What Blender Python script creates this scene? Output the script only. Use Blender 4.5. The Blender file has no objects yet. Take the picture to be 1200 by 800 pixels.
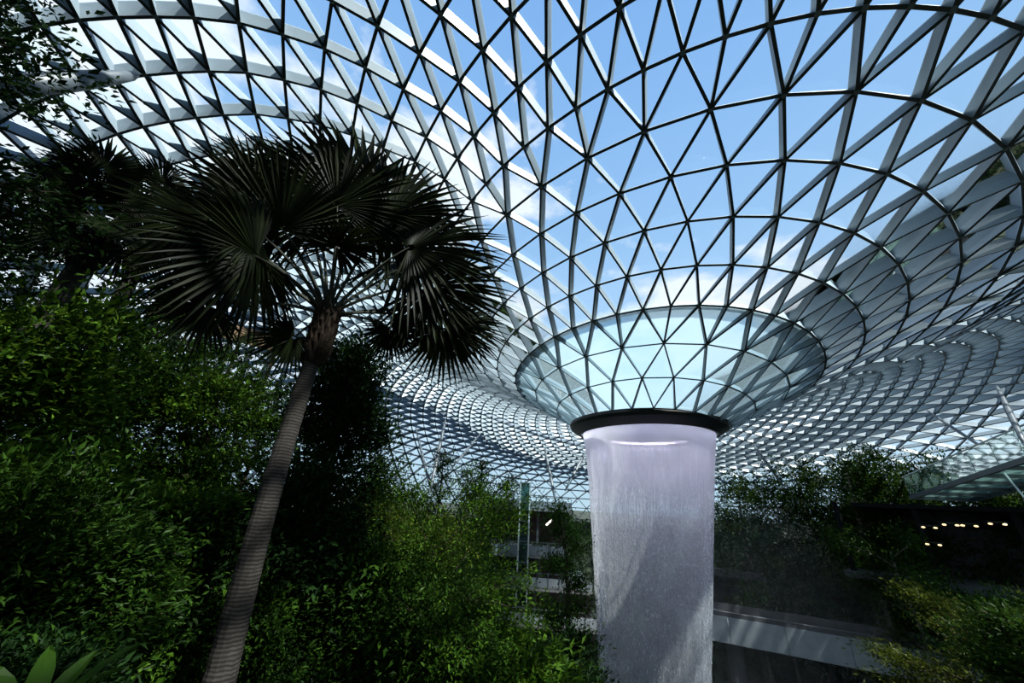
import bpy, math, random
import numpy as np
from mathutils import Vector

C = bpy.context.scene.collection
scene = bpy.context.scene
rng = np.random.default_rng(7)
random.seed(7)
PI = math.pi

# ------------------------------------------------------------------ camera, sky, sun, exposure
PITCH, ROLL, YAW, FPX = 0.424889, -0.059812, -0.374329, 415.926
FW = np.array([math.sin(YAW), math.cos(YAW), 0]); RT = np.array([math.cos(YAW), -math.sin(YAW), 0]); ZZ = np.array([0, 0, 1.0])
CF = math.cos(PITCH)*FW + math.sin(PITCH)*ZZ
CU0 = -math.sin(PITCH)*FW + math.cos(PITCH)*ZZ
CR = math.cos(ROLL)*RT - math.sin(ROLL)*CU0
CU = math.sin(ROLL)*RT + math.cos(ROLL)*CU0

cam = bpy.data.cameras.new('camera'); cam_o = bpy.data.objects.new('camera', cam); C.objects.link(cam_o)
cam.sensor_width = 36; cam.lens = 36*FPX/1200; cam.clip_start = 0.05; cam.clip_end = 2000
from mathutils import Matrix
cam_o.matrix_world = Matrix([[CR[0], CU[0], -CF[0], 0], [CR[1], CU[1], -CF[1], 0], [CR[2], CU[2], -CF[2], 0], [0, 0, 0, 1]])
scene.camera = cam_o
scene.view_settings.view_transform = 'Standard'
scene.view_settings.look = 'None'
scene.view_settings.gamma = 1
scene.view_settings.use_curve_mapping = False
scene.view_settings.exposure = 0.0
try:
    scene.cycles.transparent_max_bounces = 28
    scene.cycles.max_bounces = 8
except Exception:
    pass

W = bpy.data.worlds.new('sky'); scene.world = W; W.use_nodes = True
nt = W.node_tree; nt.nodes.clear()
def nd(t, **k):
    n = nt.nodes.new(t)
    for a, b in k.items():
        setattr(n, a, b)
    return n
def mth(op, a, b=None, clamp=False):
    n = nt.nodes.new('ShaderNodeMath'); n.operation = op; n.use_clamp = clamp
    for i, v in enumerate((a, b)):
        if v is None: continue
        if isinstance(v, (int, float)): n.inputs[i].default_value = v
        else: nt.links.new(v, n.inputs[i])
    return n.outputs[0]
tc = nd('ShaderNodeTexCoord'); sep = nd('ShaderNodeSeparateXYZ'); nt.links.new(tc.outputs['Generated'], sep.inputs[0])
X_, Y_, Z_ = sep.outputs
ramp = nd('ShaderNodeValToRGB'); e = ramp.color_ramp.elements
e[0].position = 0.0; e[0].color = (.40, .54, .61, 1)
e[1].position = 1.0; e[1].color = (.16, .32, .60, 1)
q = e.new(.33); q.color = (.42, .58, .75, 1)
q = e.new(.62); q.color = (.26, .43, .65, 1)
nt.links.new(Z_, ramp.inputs[0])
mp = nd('ShaderNodeMapping'); mp.inputs['Scale'].default_value = (1.7, 1.7, 3.4); mp.inputs['Location'].default_value = (.35, .1, .2)
nt.links.new(tc.outputs['Generated'], mp.inputs[0])
nz = nd('ShaderNodeTexNoise'); nz.inputs['Scale'].default_value = 1.6; nz.inputs['Detail'].default_value = 9; nz.inputs['Roughness'].default_value = .55
nt.links.new(mp.outputs[0], nz.inputs[0])
# cloud bank: low in the sky and towards -x (left), thinning upwards
low = mth('MULTIPLY', mth('SUBTRACT', .67, Z_), 1.5)
left = mth('MULTIPLY', mth('MULTIPLY', X_, -1.0), .80)
bias = mth('ADD', mth('MAXIMUM', mth('ADD', low, mth('ADD', left, -.10)), -.4), mth('MULTIPLY', mth('SUBTRACT', nz.outputs[0], .5), 2.6))
hz = mth('MULTIPLY', mth('SUBTRACT', Z_, .10), 4.0, True)      # haze swallows the clouds near the horizon
mask = mth('MULTIPLY', mth('MULTIPLY', mth('SUBTRACT', bias, .06), 4.5, True), hz)
cm = nd('ShaderNodeMix', data_type='RGBA'); nt.links.new(mask, cm.inputs[0]); nt.links.new(ramp.outputs[0], cm.inputs[6])
cm.inputs[7].default_value = (.70, .73, .76, 1)
bg = nd('ShaderNodeBackground'); bg.inputs[1].default_value = 1.5; nt.links.new(cm.outputs[2], bg.inputs[0])
wo = nd('ShaderNodeOutputWorld'); nt.links.new(bg.outputs[0], wo.inputs[0])

SUN_DIR = Vector((.58, -.20, .92)).normalized()      # towards the sun
sl = bpy.data.lights.new('sun', 'SUN'); sl.energy = 14.0; sl.angle = .02; sl.color = (1, .95, .86)
so = bpy.data.objects.new('sun', sl); C.objects.link(so); so.rotation_euler = SUN_DIR.to_track_quat('Z', 'Y').to_euler()

# ------------------------------------------------------------------ helpers
def ray(x, y): return CF + CR*((x-600)/FPX) + CU*((400-y)/FPX)
def at(x, y, d):
    r = ray(x, y); return r/math.hypot(r[0], r[1])*d
def proj(P):
    P = np.asarray(P, float); d = P@CF
    return np.stack([600+FPX*(P@CR)/d, 400-FPX*(P@CU)/d, d], -1)

def fast_mesh(name, V, F):
    """V (n,3); F (m,k) all faces of k corners"""
    V = np.asarray(V, np.float32); F = np.asarray(F, np.int32)
    me = bpy.data.meshes.new(name)
    me.vertices.add(len(V)); me.vertices.foreach_set('co', V.ravel())
    k = F.shape[1]
    me.loops.add(F.size); me.loops.foreach_set('vertex_index', F.ravel())
    me.polygons.add(len(F)); me.polygons.foreach_set('loop_start', np.arange(len(F), dtype=np.int32)*k)
    try: me.polygons.foreach_set('loop_total', np.full(len(F), k, np.int32))
    except Exception: pass
    me.update(calc_edges=True); me.validate(); me.polygons.foreach_set('use_smooth', [False]*len(me.polygons))
    return me
def obj(name, me, mat=None, parent=None, loc=None):
    o = bpy.data.objects.new(name, me); C.objects.link(o)
    if mat is not None and me is not None and not me.materials: me.materials.append(mat)
    if parent is not None: o.parent = parent
    if loc is not None: o.location = loc
    return o
def tag(o, label=None, cat=None, group=None, kind=None):
    if label: o['label'] = label
    if cat: o['category'] = cat
    if group: o['group'] = group
    if kind: o['kind'] = kind
    return o
def empty(name, loc, label=None, cat=None, group=None, kind=None):
    o = bpy.data.objects.new(name, None); C.objects.link(o); o.location = loc; o.empty_display_size = .1
    return tag(o, label, cat, group, kind)

def smooth(t): t = np.clip(t, 0, 1); return t*t*(3-2*t)

class MB:
    def __init__(s): s.v = []; s.f = []
    def add(s, V, F):
        b = len(s.v); s.v += [tuple(map(float, a)) for a in V]; s.f += [tuple(i+b for i in f) for f in F]
    def box(s, c, size, rz=0, rx=0):
        hx, hy, hz = [a/2 for a in size]; P = []
        for dz in (-hz, hz):
            for dx, dy in ((-hx, -hy), (hx, -hy), (hx, hy), (-hx, hy)):
                y_, z_ = dy*math.cos(rx)-dz*math.sin(rx), dy*math.sin(rx)+dz*math.cos(rx)
                P.append((c[0]+dx*math.cos(rz)-y_*math.sin(rz), c[1]+dx*math.sin(rz)+y_*math.cos(rz), c[2]+z_))
        s.add(P, [(3, 2, 1, 0), (4, 5, 6, 7), (0, 1, 5, 4), (1, 2, 6, 5), (2, 3, 7, 6), (3, 0, 4, 7)])
    def beam(s, a, b, w, h, up=(0, 0, 1)):
        a = np.array(a, float); b = np.array(b, float); t = b-a; t /= np.linalg.norm(t)
        sd = np.cross(t, up); sd /= np.linalg.norm(sd)+1e-9; u = np.cross(sd, t)
        P = [p + sd*w/2*i + u*h/2*j for p in (a, b) for i, j in ((-1, -1), (1, -1), (1, 1), (-1, 1))]
        s.add(P, [(3, 2, 1, 0), (4, 5, 6, 7), (0, 1, 5, 4), (1, 2, 6, 5), (2, 3, 7, 6), (3, 0, 4, 7)])
    def tube(s, pts, rad, n=7, cap=True):
        pts = np.asarray(pts, float); rad = np.broadcast_to(np.asarray(rad, float), (len(pts),))
        T = np.gradient(pts, axis=0); T /= np.linalg.norm(T, axis=1, keepdims=True)+1e-9
        ref = np.array([1.0, .13, .07]) if abs(T[0][0]) < .8 else np.array([.1, 1.0, .05])
        b = len(s.v); ang = np.arange(n)*2*PI/n
        for p, t, r in zip(pts, T, rad):
            x = np.cross(t, ref); x /= np.linalg.norm(x)+1e-9; y = np.cross(t, x)
            for a in ang: s.v.append(tuple(p + r*(math.cos(a)*x + math.sin(a)*y)))
        for i in range(len(pts)-1):
            for j in range(n):
                k = (j+1) % n; s.f.append((b+i*n+j, b+i*n+k, b+(i+1)*n+k, b+(i+1)*n+j))
        if cap:
            s.f.append(tuple(b+j for j in range(n))[::-1]); s.f.append(tuple(b+(len(pts)-1)*n+j for j in range(n)))
    def lathe(s, prof, n=64, c=(0, 0, 0), closed=False):
        b = len(s.v)
        for r, z in prof:
            for j in range(n):
                a = 2*PI*j/n; s.v.append((c[0]+r*math.cos(a), c[1]+r*math.sin(a), c[2]+z))
        m = len(prof)
        for i in range(m if closed else m-1):
            i2 = (i+1) % m
            for j in range(n):
                k = (j+1) % n; s.f.append((b+i*n+j, b+i*n+k, b+i2*n+k, b+i2*n+j))
    def build(s, name, mat, parent=None, loc=None, smooth=False, off=None):
        me = bpy.data.meshes.new(name)
        v = s.v
        if off is not None: v = [(a[0]-off[0], a[1]-off[1], a[2]-off[2]) for a in v]
        me.from_pydata(v, [], s.f); me.update()
        if smooth: me.polygons.foreach_set('use_smooth', [True]*len(me.polygons))
        return obj(name, me, mat, parent, loc)

# ------------------------------------------------------------------ materials
def mat_base(name):
    m = bpy.data.materials.new(name); m.use_nodes = True
    return m, m.node_tree, m.node_tree.nodes, m.node_tree.links
def simple(name, col, rough=.6, metal=0, var=.15, scale=6, spec=.5, emit=None, es=0):
    m, t, N, L = mat_base(name); b = N['Principled BSDF']
    b.inputs['Roughness'].default_value = rough; b.inputs['Metallic'].default_value = metal
    b.inputs['Specular IOR Level'].default_value = spec
    tcn = N.new('ShaderNodeTexCoord'); n = N.new('ShaderNodeTexNoise'); n.inputs['Scale'].default_value = scale; n.inputs['Detail'].default_value = 5
    L.new(tcn.outputs['Object'], n.inputs[0])
    r = N.new('ShaderNodeValToRGB'); r.color_ramp.elements[0].position = .3; r.color_ramp.elements[1].position = .7
    r.color_ramp.elements[0].color = tuple(c*(1-var) for c in col)+(1,); r.color_ramp.elements[1].color = tuple(min(1, c*(1+var)) for c in col)+(1,)
    L.new(n.outputs[0], r.inputs[0]); L.new(r.outputs[0], b.inputs['Base Color'])
    if emit: b.inputs['Emission Color'].default_value = emit+(1,); b.inputs['Emission Strength'].default_value = es
    return m
def leaf_mat(name, dark, light, rough=.42, trans=.3):
    m, t, N, L = mat_base(name); b = N['Principled BSDF']; out = N['Material Output']
    g = N.new('ShaderNodeNewGeometry'); r = N.new('ShaderNodeValToRGB')
    r.color_ramp.elements[0].color = dark+(1,); r.color_ramp.elements[1].color = light+(1,)
    L.new(g.outputs['Random Per Island'], r.inputs[0]); L.new(r.outputs[0], b.inputs['Base Color'])
    b.inputs['Roughness'].default_value = rough; b.inputs['Specular IOR Level'].default_value = .05
    tr = N.new('ShaderNodeBsdfTranslucent'); mx = N.new('ShaderNodeMixShader'); mx.inputs[0].default_value = trans
    h = N.new('ShaderNodeHueSaturation'); h.inputs['Hue'].default_value = .48; h.inputs['Value'].default_value = 1.25
    L.new(r.outputs[0], h.inputs['Color']); L.new(h.outputs[0], tr.inputs[0])
    L.new(b.outputs[0], mx.inputs[1]); L.new(tr.outputs[0], mx.inputs[2]); L.new(mx.outputs[0], out.inputs[0])
    return m
def glass_mat(name, tint, frost=0.0, frost_col=(.8, .9, .93)):
    m, t, N, L = mat_base(name); N.remove(N['Principled BSDF']); out = N['Material Output']
    tr = N.new('ShaderNodeBsdfTransparent'); tr.inputs[0].default_value = tint+(1,)
    gl = N.new('ShaderNodeBsdfGlossy'); gl.inputs['Roughness'].default_value = .03; gl.inputs[0].default_value = (1, 1, 1, 1)
    fr = N.new('ShaderNodeFresnel'); fr.inputs[0].default_value = 1.2
    mx = N.new('ShaderNodeMixShader'); L.new(fr.outputs[0], mx.inputs[0]); L.new(tr.outputs[0], mx.inputs[1]); L.new(gl.outputs[0], mx.inputs[2])
    last = mx.outputs[0]
    if frost:
        d = N.new('ShaderNodeBsdfTranslucent'); d.inputs[0].default_value = frost_col+(1,)
        m2 = N.new('ShaderNodeMixShader'); m2.inputs[0].default_value = frost
        L.new(last, m2.inputs[1]); L.new(d.outputs[0], m2.inputs[2]); last = m2.outputs[0]
    L.new(last, out.inputs[0]); return m

M = {}
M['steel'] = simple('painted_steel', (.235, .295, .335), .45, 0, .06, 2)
M['shade_paint'] = simple('black_underside_shade', (.02, .024, .028), .5, 0, .1, 3)  # shade painted as colour on the backlit bottom face of the grey beams
M['node'] = simple('node_steel', (.10, .12, .13), .5, 0, .1, 3)
M['gutter'] = simple('gutter_metal', (.50, .56, .55), .5, 0, .1, 3)
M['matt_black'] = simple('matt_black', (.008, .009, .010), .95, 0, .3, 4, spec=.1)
M['black_rim'] = simple('black_rim_metal', (.012, .014, .016), .45, 0, .3, 4)
M['strut'] = simple('strut_paint', (.075, .092, .105), .4, 0, .08, 2)
M['glass'] = glass_mat('roof_glass', (.93, .965, .99))
M['frost'] = glass_mat('fritted_glass', (.64, .75, .80), .20, (.50, .60, .64))
M['rail_glass'] = glass_mat('rail_glass', (.55, .68, .66), .12, (.4, .55, .52))
M['concrete'] = simple('pale_concrete', (.24, .28, .30), .8, 0, .14, 1.5)
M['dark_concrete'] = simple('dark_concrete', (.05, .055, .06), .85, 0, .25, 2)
M['slab'] = simple('terrace_slab', (.22, .22, .22), .8, 0, .2, 2)
M['red_wall'] = simple('dark_red_wall', (.035, .010, .009), .7, 0, .3, 3)
M['timber'] = simple('ochre_timber', (.10, .055, .018), .6, 0, .3, 5)
M['lamp'] = simple('warm_lamp', (1, .8, .5), .5, 0, 0, 1, emit=(1.0, .72, .38), es=1.6)
M['lamp_white'] = simple('white_lamp', (1, .9, .8), .5, 0, 0, 1, emit=(1.0, .86, .72), es=3)
M['bark'] = simple('bark', (.035, .027, .020), .9, 0, .5, 9, spec=.08)
M['bark_brown'] = simple('brown_bark', (.17, .10, .05), .9, 0, .5, 9, spec=.08)
M['bark_pale'] = simple('pale_bark', (.13, .12, .10), .9, 0, .4, 9, spec=.08)
M['fibre'] = simple('palm_fibre', (.014, .010, .007), .95, 0, .5, 14, spec=.08)
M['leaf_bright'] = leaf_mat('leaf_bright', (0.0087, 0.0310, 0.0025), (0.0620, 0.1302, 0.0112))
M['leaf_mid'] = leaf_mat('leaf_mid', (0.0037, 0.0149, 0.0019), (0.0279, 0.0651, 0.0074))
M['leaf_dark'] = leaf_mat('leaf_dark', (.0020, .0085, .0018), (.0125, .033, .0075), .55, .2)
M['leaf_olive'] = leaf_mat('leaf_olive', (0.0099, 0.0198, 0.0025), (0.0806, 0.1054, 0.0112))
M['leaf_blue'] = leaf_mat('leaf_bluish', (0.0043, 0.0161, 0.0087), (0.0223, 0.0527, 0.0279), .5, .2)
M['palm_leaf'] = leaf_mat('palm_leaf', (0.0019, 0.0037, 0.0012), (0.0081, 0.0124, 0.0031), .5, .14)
M['petiole'] = simple('petiole_green', (.012, .015, .005), .8, 0, .3, 5)
def soil_mat():
    m, t, N, L = mat_base('planted_soil'); b = N['Principled BSDF']; b.inputs['Roughness'].default_value = 1
    n = N.new('ShaderNodeTexNoise'); n.inputs['Scale'].default_value = 1.4; n.inputs['Detail'].default_value = 8
    tcn = N.new('ShaderNodeTexCoord'); L.new(tcn.outputs['Object'], n.inputs[0])
    r = N.new('ShaderNodeValToRGB'); r.color_ramp.elements[0].color = (.006, .009, .004, 1); r.color_ramp.elements[1].color = (.016, .026, .010, 1)
    L.new(n.outputs[0], r.inputs[0]); L.new(r.outputs[0], b.inputs['Base Color']); return m
M['soil'] = soil_mat()
def trunk_mat():
    m, t, N, L = mat_base('ringed_palm_bark'); b = N['Principled BSDF']; b.inputs['Roughness'].default_value = .9; b.inputs['Specular IOR Level'].default_value = .08
    tcn = N.new('ShaderNodeTexCoord'); w = N.new('ShaderNodeTexWave'); w.wave_type = 'BANDS'; w.bands_direction = 'Z'
    w.inputs['Scale'].default_value = 7; w.inputs['Distortion'].default_value = 3.5; w.inputs['Detail'].default_value = 3
    L.new(tcn.outputs['Object'], w.inputs[0]); n = N.new('ShaderNodeTexNoise'); n.inputs['Scale'].default_value = 12; L.new(tcn.outputs['Object'], n.inputs[0])
    mx = N.new('ShaderNodeMath'); mx.operation = 'MULTIPLY'; L.new(w.outputs['Fac'], mx.inputs[0]); L.new(n.outputs[0], mx.inputs[1])
    r = N.new('ShaderNodeValToRGB'); r.color_ramp.elements[0].color = (.014, .0125, .011, 1); r.color_ramp.elements[1].color = (.042, .038, .034, 1); r.color_ramp.elements[1].position = .55
    L.new(mx.outputs[0], r.inputs[0]); L.new(r.outputs[0], b.inputs['Base Color']); return m
M['palm_trunk'] = trunk_mat()
def water_mat(name, lo, hi, col, sx, sz):
    """falling water: white scattering strands over clear gaps; streak pattern runs down the sheet (UV: u round, v metres down)"""
    m, t, N, L = mat_base(name); N.remove(N['Principled BSDF']); out = N['Material Output']
    uv = N.new('ShaderNodeUVMap')
    def noise(su, sv, det, rough=.6):
        mp_ = N.new('ShaderNodeMapping'); mp_.inputs['Scale'].default_value = (su, sv, 1); L.new(uv.outputs[0], mp_.inputs[0])
        n = N.new('ShaderNodeTexNoise'); n.inputs['Scale'].default_value = 1; n.inputs['Detail'].default_value = det; n.inputs['Roughness'].default_value = rough
        L.new(mp_.outputs[0], n.inputs[0]); return n.outputs[0]
    def mt(op, a, b, clamp=False):
        n = N.new('ShaderNodeMath'); n.operation = op; n.use_clamp = clamp
        for i, v in enumerate((a, b)):
            if isinstance(v, (int, float)): n.inputs[i].default_value = v
            else: L.new(v, n.inputs[i])
        return n.outputs[0]
    st = noise(sx, sz, 6, .7); drops = noise(sx*1.3, 3.2, 5, .75)
    sp = N.new('ShaderNodeSeparateXYZ'); L.new(uv.outputs[0], sp.inputs[0])
    fall = mt('MULTIPLY', sp.outputs[1], 1/5.0, True)          # 0 at the lip, 1 once the sheet has broken into drops
    a = mt('ADD', mt('MULTIPLY', st, mt('SUBTRACT', 1.0, mt('MULTIPLY', fall, .55))), mt('MULTIPLY', mt('MULTIPLY', drops, fall), .55))
    a = mt('ADD', a, mt('MULTIPLY', mt('SUBTRACT', 1.0, fall), .05))
    r = N.new('ShaderNodeMapRange'); L.new(a, r.inputs[0]); r.inputs[1].default_value = .40; r.inputs[2].default_value = .60
    r.inputs[3].default_value = lo; r.inputs[4].default_value = hi
    tv = mt('SUBTRACT', 1.0, mt('MULTIPLY', sp.outputs[1], 1/9.0, True)); tv = mt('MULTIPLY', mt('MULTIPLY', tv, tv), .85); tv = mt('MAXIMUM', tv, mt('SUBTRACT', 1.25, mt('MULTIPLY', sp.outputs[1], 1/2.0), True)); tv = mt('MINIMUM', tv, .97)
    fin = mt('ADD', r.outputs[0], mt('MULTIPLY', tv, mt('SUBTRACT', 1.0, r.outputs[0])))
    tr = N.new('ShaderNodeBsdfTransparent'); tr.inputs[0].default_value = (.97, .99, 1, 1)
    d = N.new('ShaderNodeBsdfDiffuse'); d.inputs[0].default_value = col+(1,); tl = N.new('ShaderNodeBsdfTranslucent'); tl.inputs[0].default_value = col+(1,)
    dm = N.new('ShaderNodeMixShader'); L.new(d.outputs[0], dm.inputs[1]); L.new(tl.outputs[0], dm.inputs[2])
    g = N.new('ShaderNodeBsdfGlossy'); g.inputs['Roughness'].default_value = .25
    gm = N.new('ShaderNodeMixShader'); gm.inputs[0].default_value = .06; L.new(dm.outputs[0], gm.inputs[1]); L.new(g.outputs[0], gm.inputs[2])
    mx = N.new('ShaderNodeMixShader'); L.new(fin, mx.inputs[0]); L.new(tr.outputs[0], mx.inputs[1]); L.new(gm.outputs[0], mx.inputs[2])
    L.new(mx.outputs[0], out.inputs[0]); return m
M['water'] = water_mat('falling_water', .03, .58, (.42, .45, .48), 300, .30)
M['water_in'] = water_mat('falling_water_inner', .05, .52, (.36, .39, .42), 190, .5)
M['drop'] = simple('water_drop', (.75, .80, .86), .15, 0, .05, 3, spec=.8)
M['led'] = simple('led_ring', (.9, .85, 1), .5, 0, 0, 1, emit=(.92, .78, 1.0), es=100)

# ------------------------------------------------------------------ the glass roof (toroidal gridshell round the water's axis)
PF = [0.415926, 0.424889, -0.059812, -0.374329, -0.282797, 0.17474, 0.232331, 0.286725, 0.334419, 0.376182, 0.413646, 0.44727, 0.477275, 0.503207, 0.525488, 0.546339, 0.566055, 0.583863, 0.600559, 0.615776, 0.630281, 0.643466, 0.183789, 0.214768, 0.238197, 0.256482, 0.267229, 0.276031, 0.278122, 0.277461, 0.275577, 0.281053, 0.279031, 0.269912, 0.264782, 0.257468, 0.246807, 0.235335, 0.218808, -0.105025, 0.886863, 0.835435, -0.842877, 0.082108, 0.154668, 0.706692, 0.51642, -0.382658, 0.515388, 0.504812, -0.289005, -0.221647, -0.204796, -0.282654, 0.721414, 0.118052, 0.469671]
DS = 5.5/PF[5]; NR = 17; S0, S1 = 16, 34
AX = np.array([0, DS, 0.0])
def shell(r, th):
    R = PF[5+r]; Zr = PF[5+NR+r]; qq = np.array(PF[5+2*NR:]).reshape(9, 2)
    sh = [c[0]*R + c[1]*R*R for c in qq]
    t2 = th + sh[6]*np.sin(th) + sh[7]*(1-np.cos(th))
    s, c = np.sin(t2), np.cos(t2); g = (np.exp(c)-1)/(math.e-1)
    X = R*s*(1+sh[0]) + R*sh[1]*g
    Y = 1-(R*c*(1+sh[2]) + R*sh[3]*g)
    z = Zr + R*(sh[4]*s*(.7+.3*c) + sh[5]*g) + R*sh[8]*s*s
    lift = np.clip((R-.25)/.3, 0, 1); lift = lift*lift*(3-2*lift)
    z = z + lift*np.clip(-g, 0, 1)*.22
    return np.stack([X, Y, z], -1)*DS
def ring(r, th):
    if r <= S0: return shell(r, th)
    a = shell(S0, th); b = shell(S0-2, th); t = a-b; t /= np.linalg.norm(t, axis=-1, keepdims=True)
    n = t.copy(); n[..., 2] = 0; n /= np.linalg.norm(n, axis=-1, keepdims=True)
    base = a + n*11; base[..., 2] = -4
    P1 = a + t*6; P2 = base + np.array([0, 0, 13.0]) + n; k = (r-S0)/(S1-S0)
    return a*(1-k)**3 + 3*P1*k*(1-k)**2 + 3*P2*k*k*(1-k) + base*k**3
def count(r): return 24 if r <= 2 else 48 if r <= 7 else 96
def off_(r): return .5*(r % 2) if r <= 2 else .25*((r-3) % 2) if r <= 7 else .125*((r-8) % 2)
base_i = []; NODE = []; UU = []; RI = []
for r in range(S1+1):
    n = count(r); u = np.arange(n)*24/n + off_(r) - 12
    base_i.append(len(NODE)); NODE += list(ring(r, PF[4] + u*2*PI/24)); UU += list(u); RI += [r]*n
NODE = np.array(NODE); UU = np.array(UU); RI = np.array(RI)
HOOP = []; DIAG = []; TRI = []
for r in range(S1+1):
    n = count(r); b = base_i[r]
    HOOP += [(b+i, b+(i+1) % n) for i in range(n)]
    if r == S1: break
    n2 = count(r+1); b2 = base_i[r+1]; st = 24/n; st2 = 24/n2
    o1, o2 = off_(r), off_(r+1)
    for i in range(n):
        u = i*st + o1
        if n2 == n:
            j0 = int(round((u - st/2 - o2)/st2)) % n2; j1 = (j0+1) % n2
            DIAG += [(b+i, b2+j0), (b+i, b2+j1)]
            TRI += [(b+i, b2+j0, b2+j1), (b+i, b2+j1, b+(i+1) % n)]
        else:
            jm = int(round((u-o2)/st2)) % n2; jl = (jm-1) % n2; jr = (jm+1) % n2
            DIAG += [(b+i, b2+jl), (b+i, b2+jm), (b+i, b2+jr)]
            TRI += [(b+i, b2+jl, b2+jm), (b+i, b2+jm, b2+jr), (b+i, b2+jr, b+(i+1) % n)]
TRI = np.array(TRI); HOOP = np.array(HOOP); DIAG = np.array(DIAG)
fn = np.cross(NODE[TRI[:, 1]]-NODE[TRI[:, 0]], NODE[TRI[:, 2]]-NODE[TRI[:, 0]])
# outward = away from the garden (the ring of space under the crest)
cen = NODE[TRI].mean(1); hub = AX + (cen-AX)*np.array([1, 1, 0])/np.maximum(np.linalg.norm((cen-AX)[:, :2], axis=1, keepdims=True), .1)*22
hub[:, 2] = 0
flip = ((cen-hub)*fn).sum(1) < 0
fn[flip] *= -1; TRI[flip] = TRI[flip][:, ::-1]
NN = np.zeros_like(NODE)
for k in range(3): np.add.at(NN, TRI[:, k], fn/np.linalg.norm(fn, axis=1, keepdims=True))
NN /= np.linalg.norm(NN, axis=1, keepdims=True)
# the fins lean: down in the funnel they stand closer to the horizontal than the panes' own normals
ca = np.cos(PF[4] + UU*2*PI/24)
fade = np.clip((20-RI)/8.0, 0, 1)
kf = 1 + 1.5*fade*(.3+.7*np.clip(ca+.25, 0, 1))
NN[:, :2] *= kf[:, None]; NN /= np.linalg.norm(NN, axis=1, keepdims=True)
# each hoop is a shallow cone of fins whose planes meet in the garden, at about head height on the near terrace
FOCUS = np.array([0, 0, 0.0])
TG = np.zeros_like(NODE)
for r in range(S1+1):
    n = count(r); b = base_i[r]; P_ = NODE[b:b+n]; TG[b:b+n] = np.roll(P_, -1, 0)-np.roll(P_, 1, 0)
cv_ = np.cross(TG, NODE-FOCUS); cv_ /= np.linalg.norm(cv_, axis=1, keepdims=True)
wf = (np.clip((18-RI)/7.0, 0, 1)*np.clip((ca+.1)/.35, 0, 1))[:, None]
N2 = NN - cv_*(NN*cv_).sum(1, keepdims=True); N2 /= np.linalg.norm(N2, axis=1, keepdims=True)
NN = NN*(1-wf*.9) + N2*wf*.9; NN /= np.linalg.norm(NN, axis=1, keepdims=True)
FD = np.where(RI < 3, .28, .38 + .17*smooth((RI-12)/8.0) - .10*smooth((RI-22)/7.0))

roof = empty('ceiling', tuple(AX), kind='structure')
WID = .095
def beam_arrays(E):
    a, b = NODE[E[:, 0]], NODE[E[:, 1]]; na, nb = NN[E[:, 0]], NN[E[:, 1]]
    t = b-a; t /= np.linalg.norm(t, axis=1, keepdims=True); sd = np.cross(t, na+nb); sd /= np.linalg.norm(sd, axis=1, keepdims=True)
    wid = np.where(RI[E].max(1) < 3, .075, WID)[:, None]/2
    da, db = FD[E[:, 0]][:, None], FD[E[:, 1]][:, None]
    V = np.stack([a-sd*wid, a+sd*wid, a+sd*wid+na*da, a-sd*wid+na*da, b-sd*wid, b+sd*wid, b+sd*wid+nb*db, b-sd*wid+nb*db], 1)
    return V
BF = np.array([(0, 1, 2, 3), (7, 6, 5, 4), (0, 4, 5, 1), (1, 5, 6, 2), (2, 6, 7, 3), (3, 7, 4, 0)])
def seen_len(V):
    c = proj(V.reshape(-1, 3)).reshape(V.shape); d = c[..., 2].min(1)
    inside = ((c[..., 0] > -30) & (c[..., 0] < 1230) & (c[..., 1] > -30) & (c[..., 1] < 830)).any(1) & (d > .5)
    ext = (c[..., :2].max(1)-c[..., :2].min(1)).max(1)
    return np.where(inside, np.minimum(ext, 400), 0)
def lay(name, V, F, mats, limit, key, per_mat=None, shade_paint=None):
    """the `limit` pieces that show largest as objects, the rest joined as stuff"""
    order = np.argsort(-key); nb = V.shape[1]
    for i in order[:limit]:
        c = V[i].mean(0)
        o = obj(name, fast_mesh(name, V[i]-c, F), mats[per_mat[i] if per_mat is not None else 0], roof, tuple(c-AX))
        if shade_paint: o.data.materials.append(shade_paint); o.data.polygons[2].material_index = 1
    rest = order[limit:]
    for mi in sorted(set(per_mat[rest])) if per_mat is not None else [0]:
        rr = rest if per_mat is None else rest[per_mat[rest] == mi]
        FV = (F[None] + (np.arange(len(rr))*nb)[:, None, None]).reshape(-1, F.shape[1])
        o = obj(name, fast_mesh(name, V[rr].reshape(-1, 3)-AX, FV), mats[mi], roof); o['kind'] = 'stuff'
        if shade_paint:
            o.data.materials.append(shade_paint); k_ = np.zeros(len(FV), np.int32); k_[2::6] = 1; o.data.polygons.foreach_set('material_index', k_)
VH = beam_arrays(HOOP); VD = beam_arrays(DIAG)
lay('hoop_beam', VH, BF, [M['steel']], 300, seen_len(VH), shade_paint=M['shade_paint'])
lay('diagonal_beam', VD, BF, [M['steel']], 300, seen_len(VD), shade_paint=M['shade_paint'])
# panes: thin triangular plates set near the outer edge of the fins
dep = (FD-.04)[:, None]
O1 = NODE + NN*dep; tri = O1[TRI]; ctr = tri.mean(1, keepdims=True); tri = ctr + (tri-ctr)*.97
nf = fn/np.linalg.norm(fn, axis=1, keepdims=True)
VP = np.concatenate([tri, tri + nf[:, None]*.024], 1)
PFc = np.array([(0, 1, 2), (5, 4, 3), (0, 3, 4), (0, 4, 1), (1, 4, 5), (1, 5, 2), (2, 5, 3), (2, 3, 0)])
lay('glass_pane', VP, PFc, [M['glass'], M['frost']], 300, seen_len(VP), (RI[TRI].max(1) <= 3).astype(int))
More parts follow.
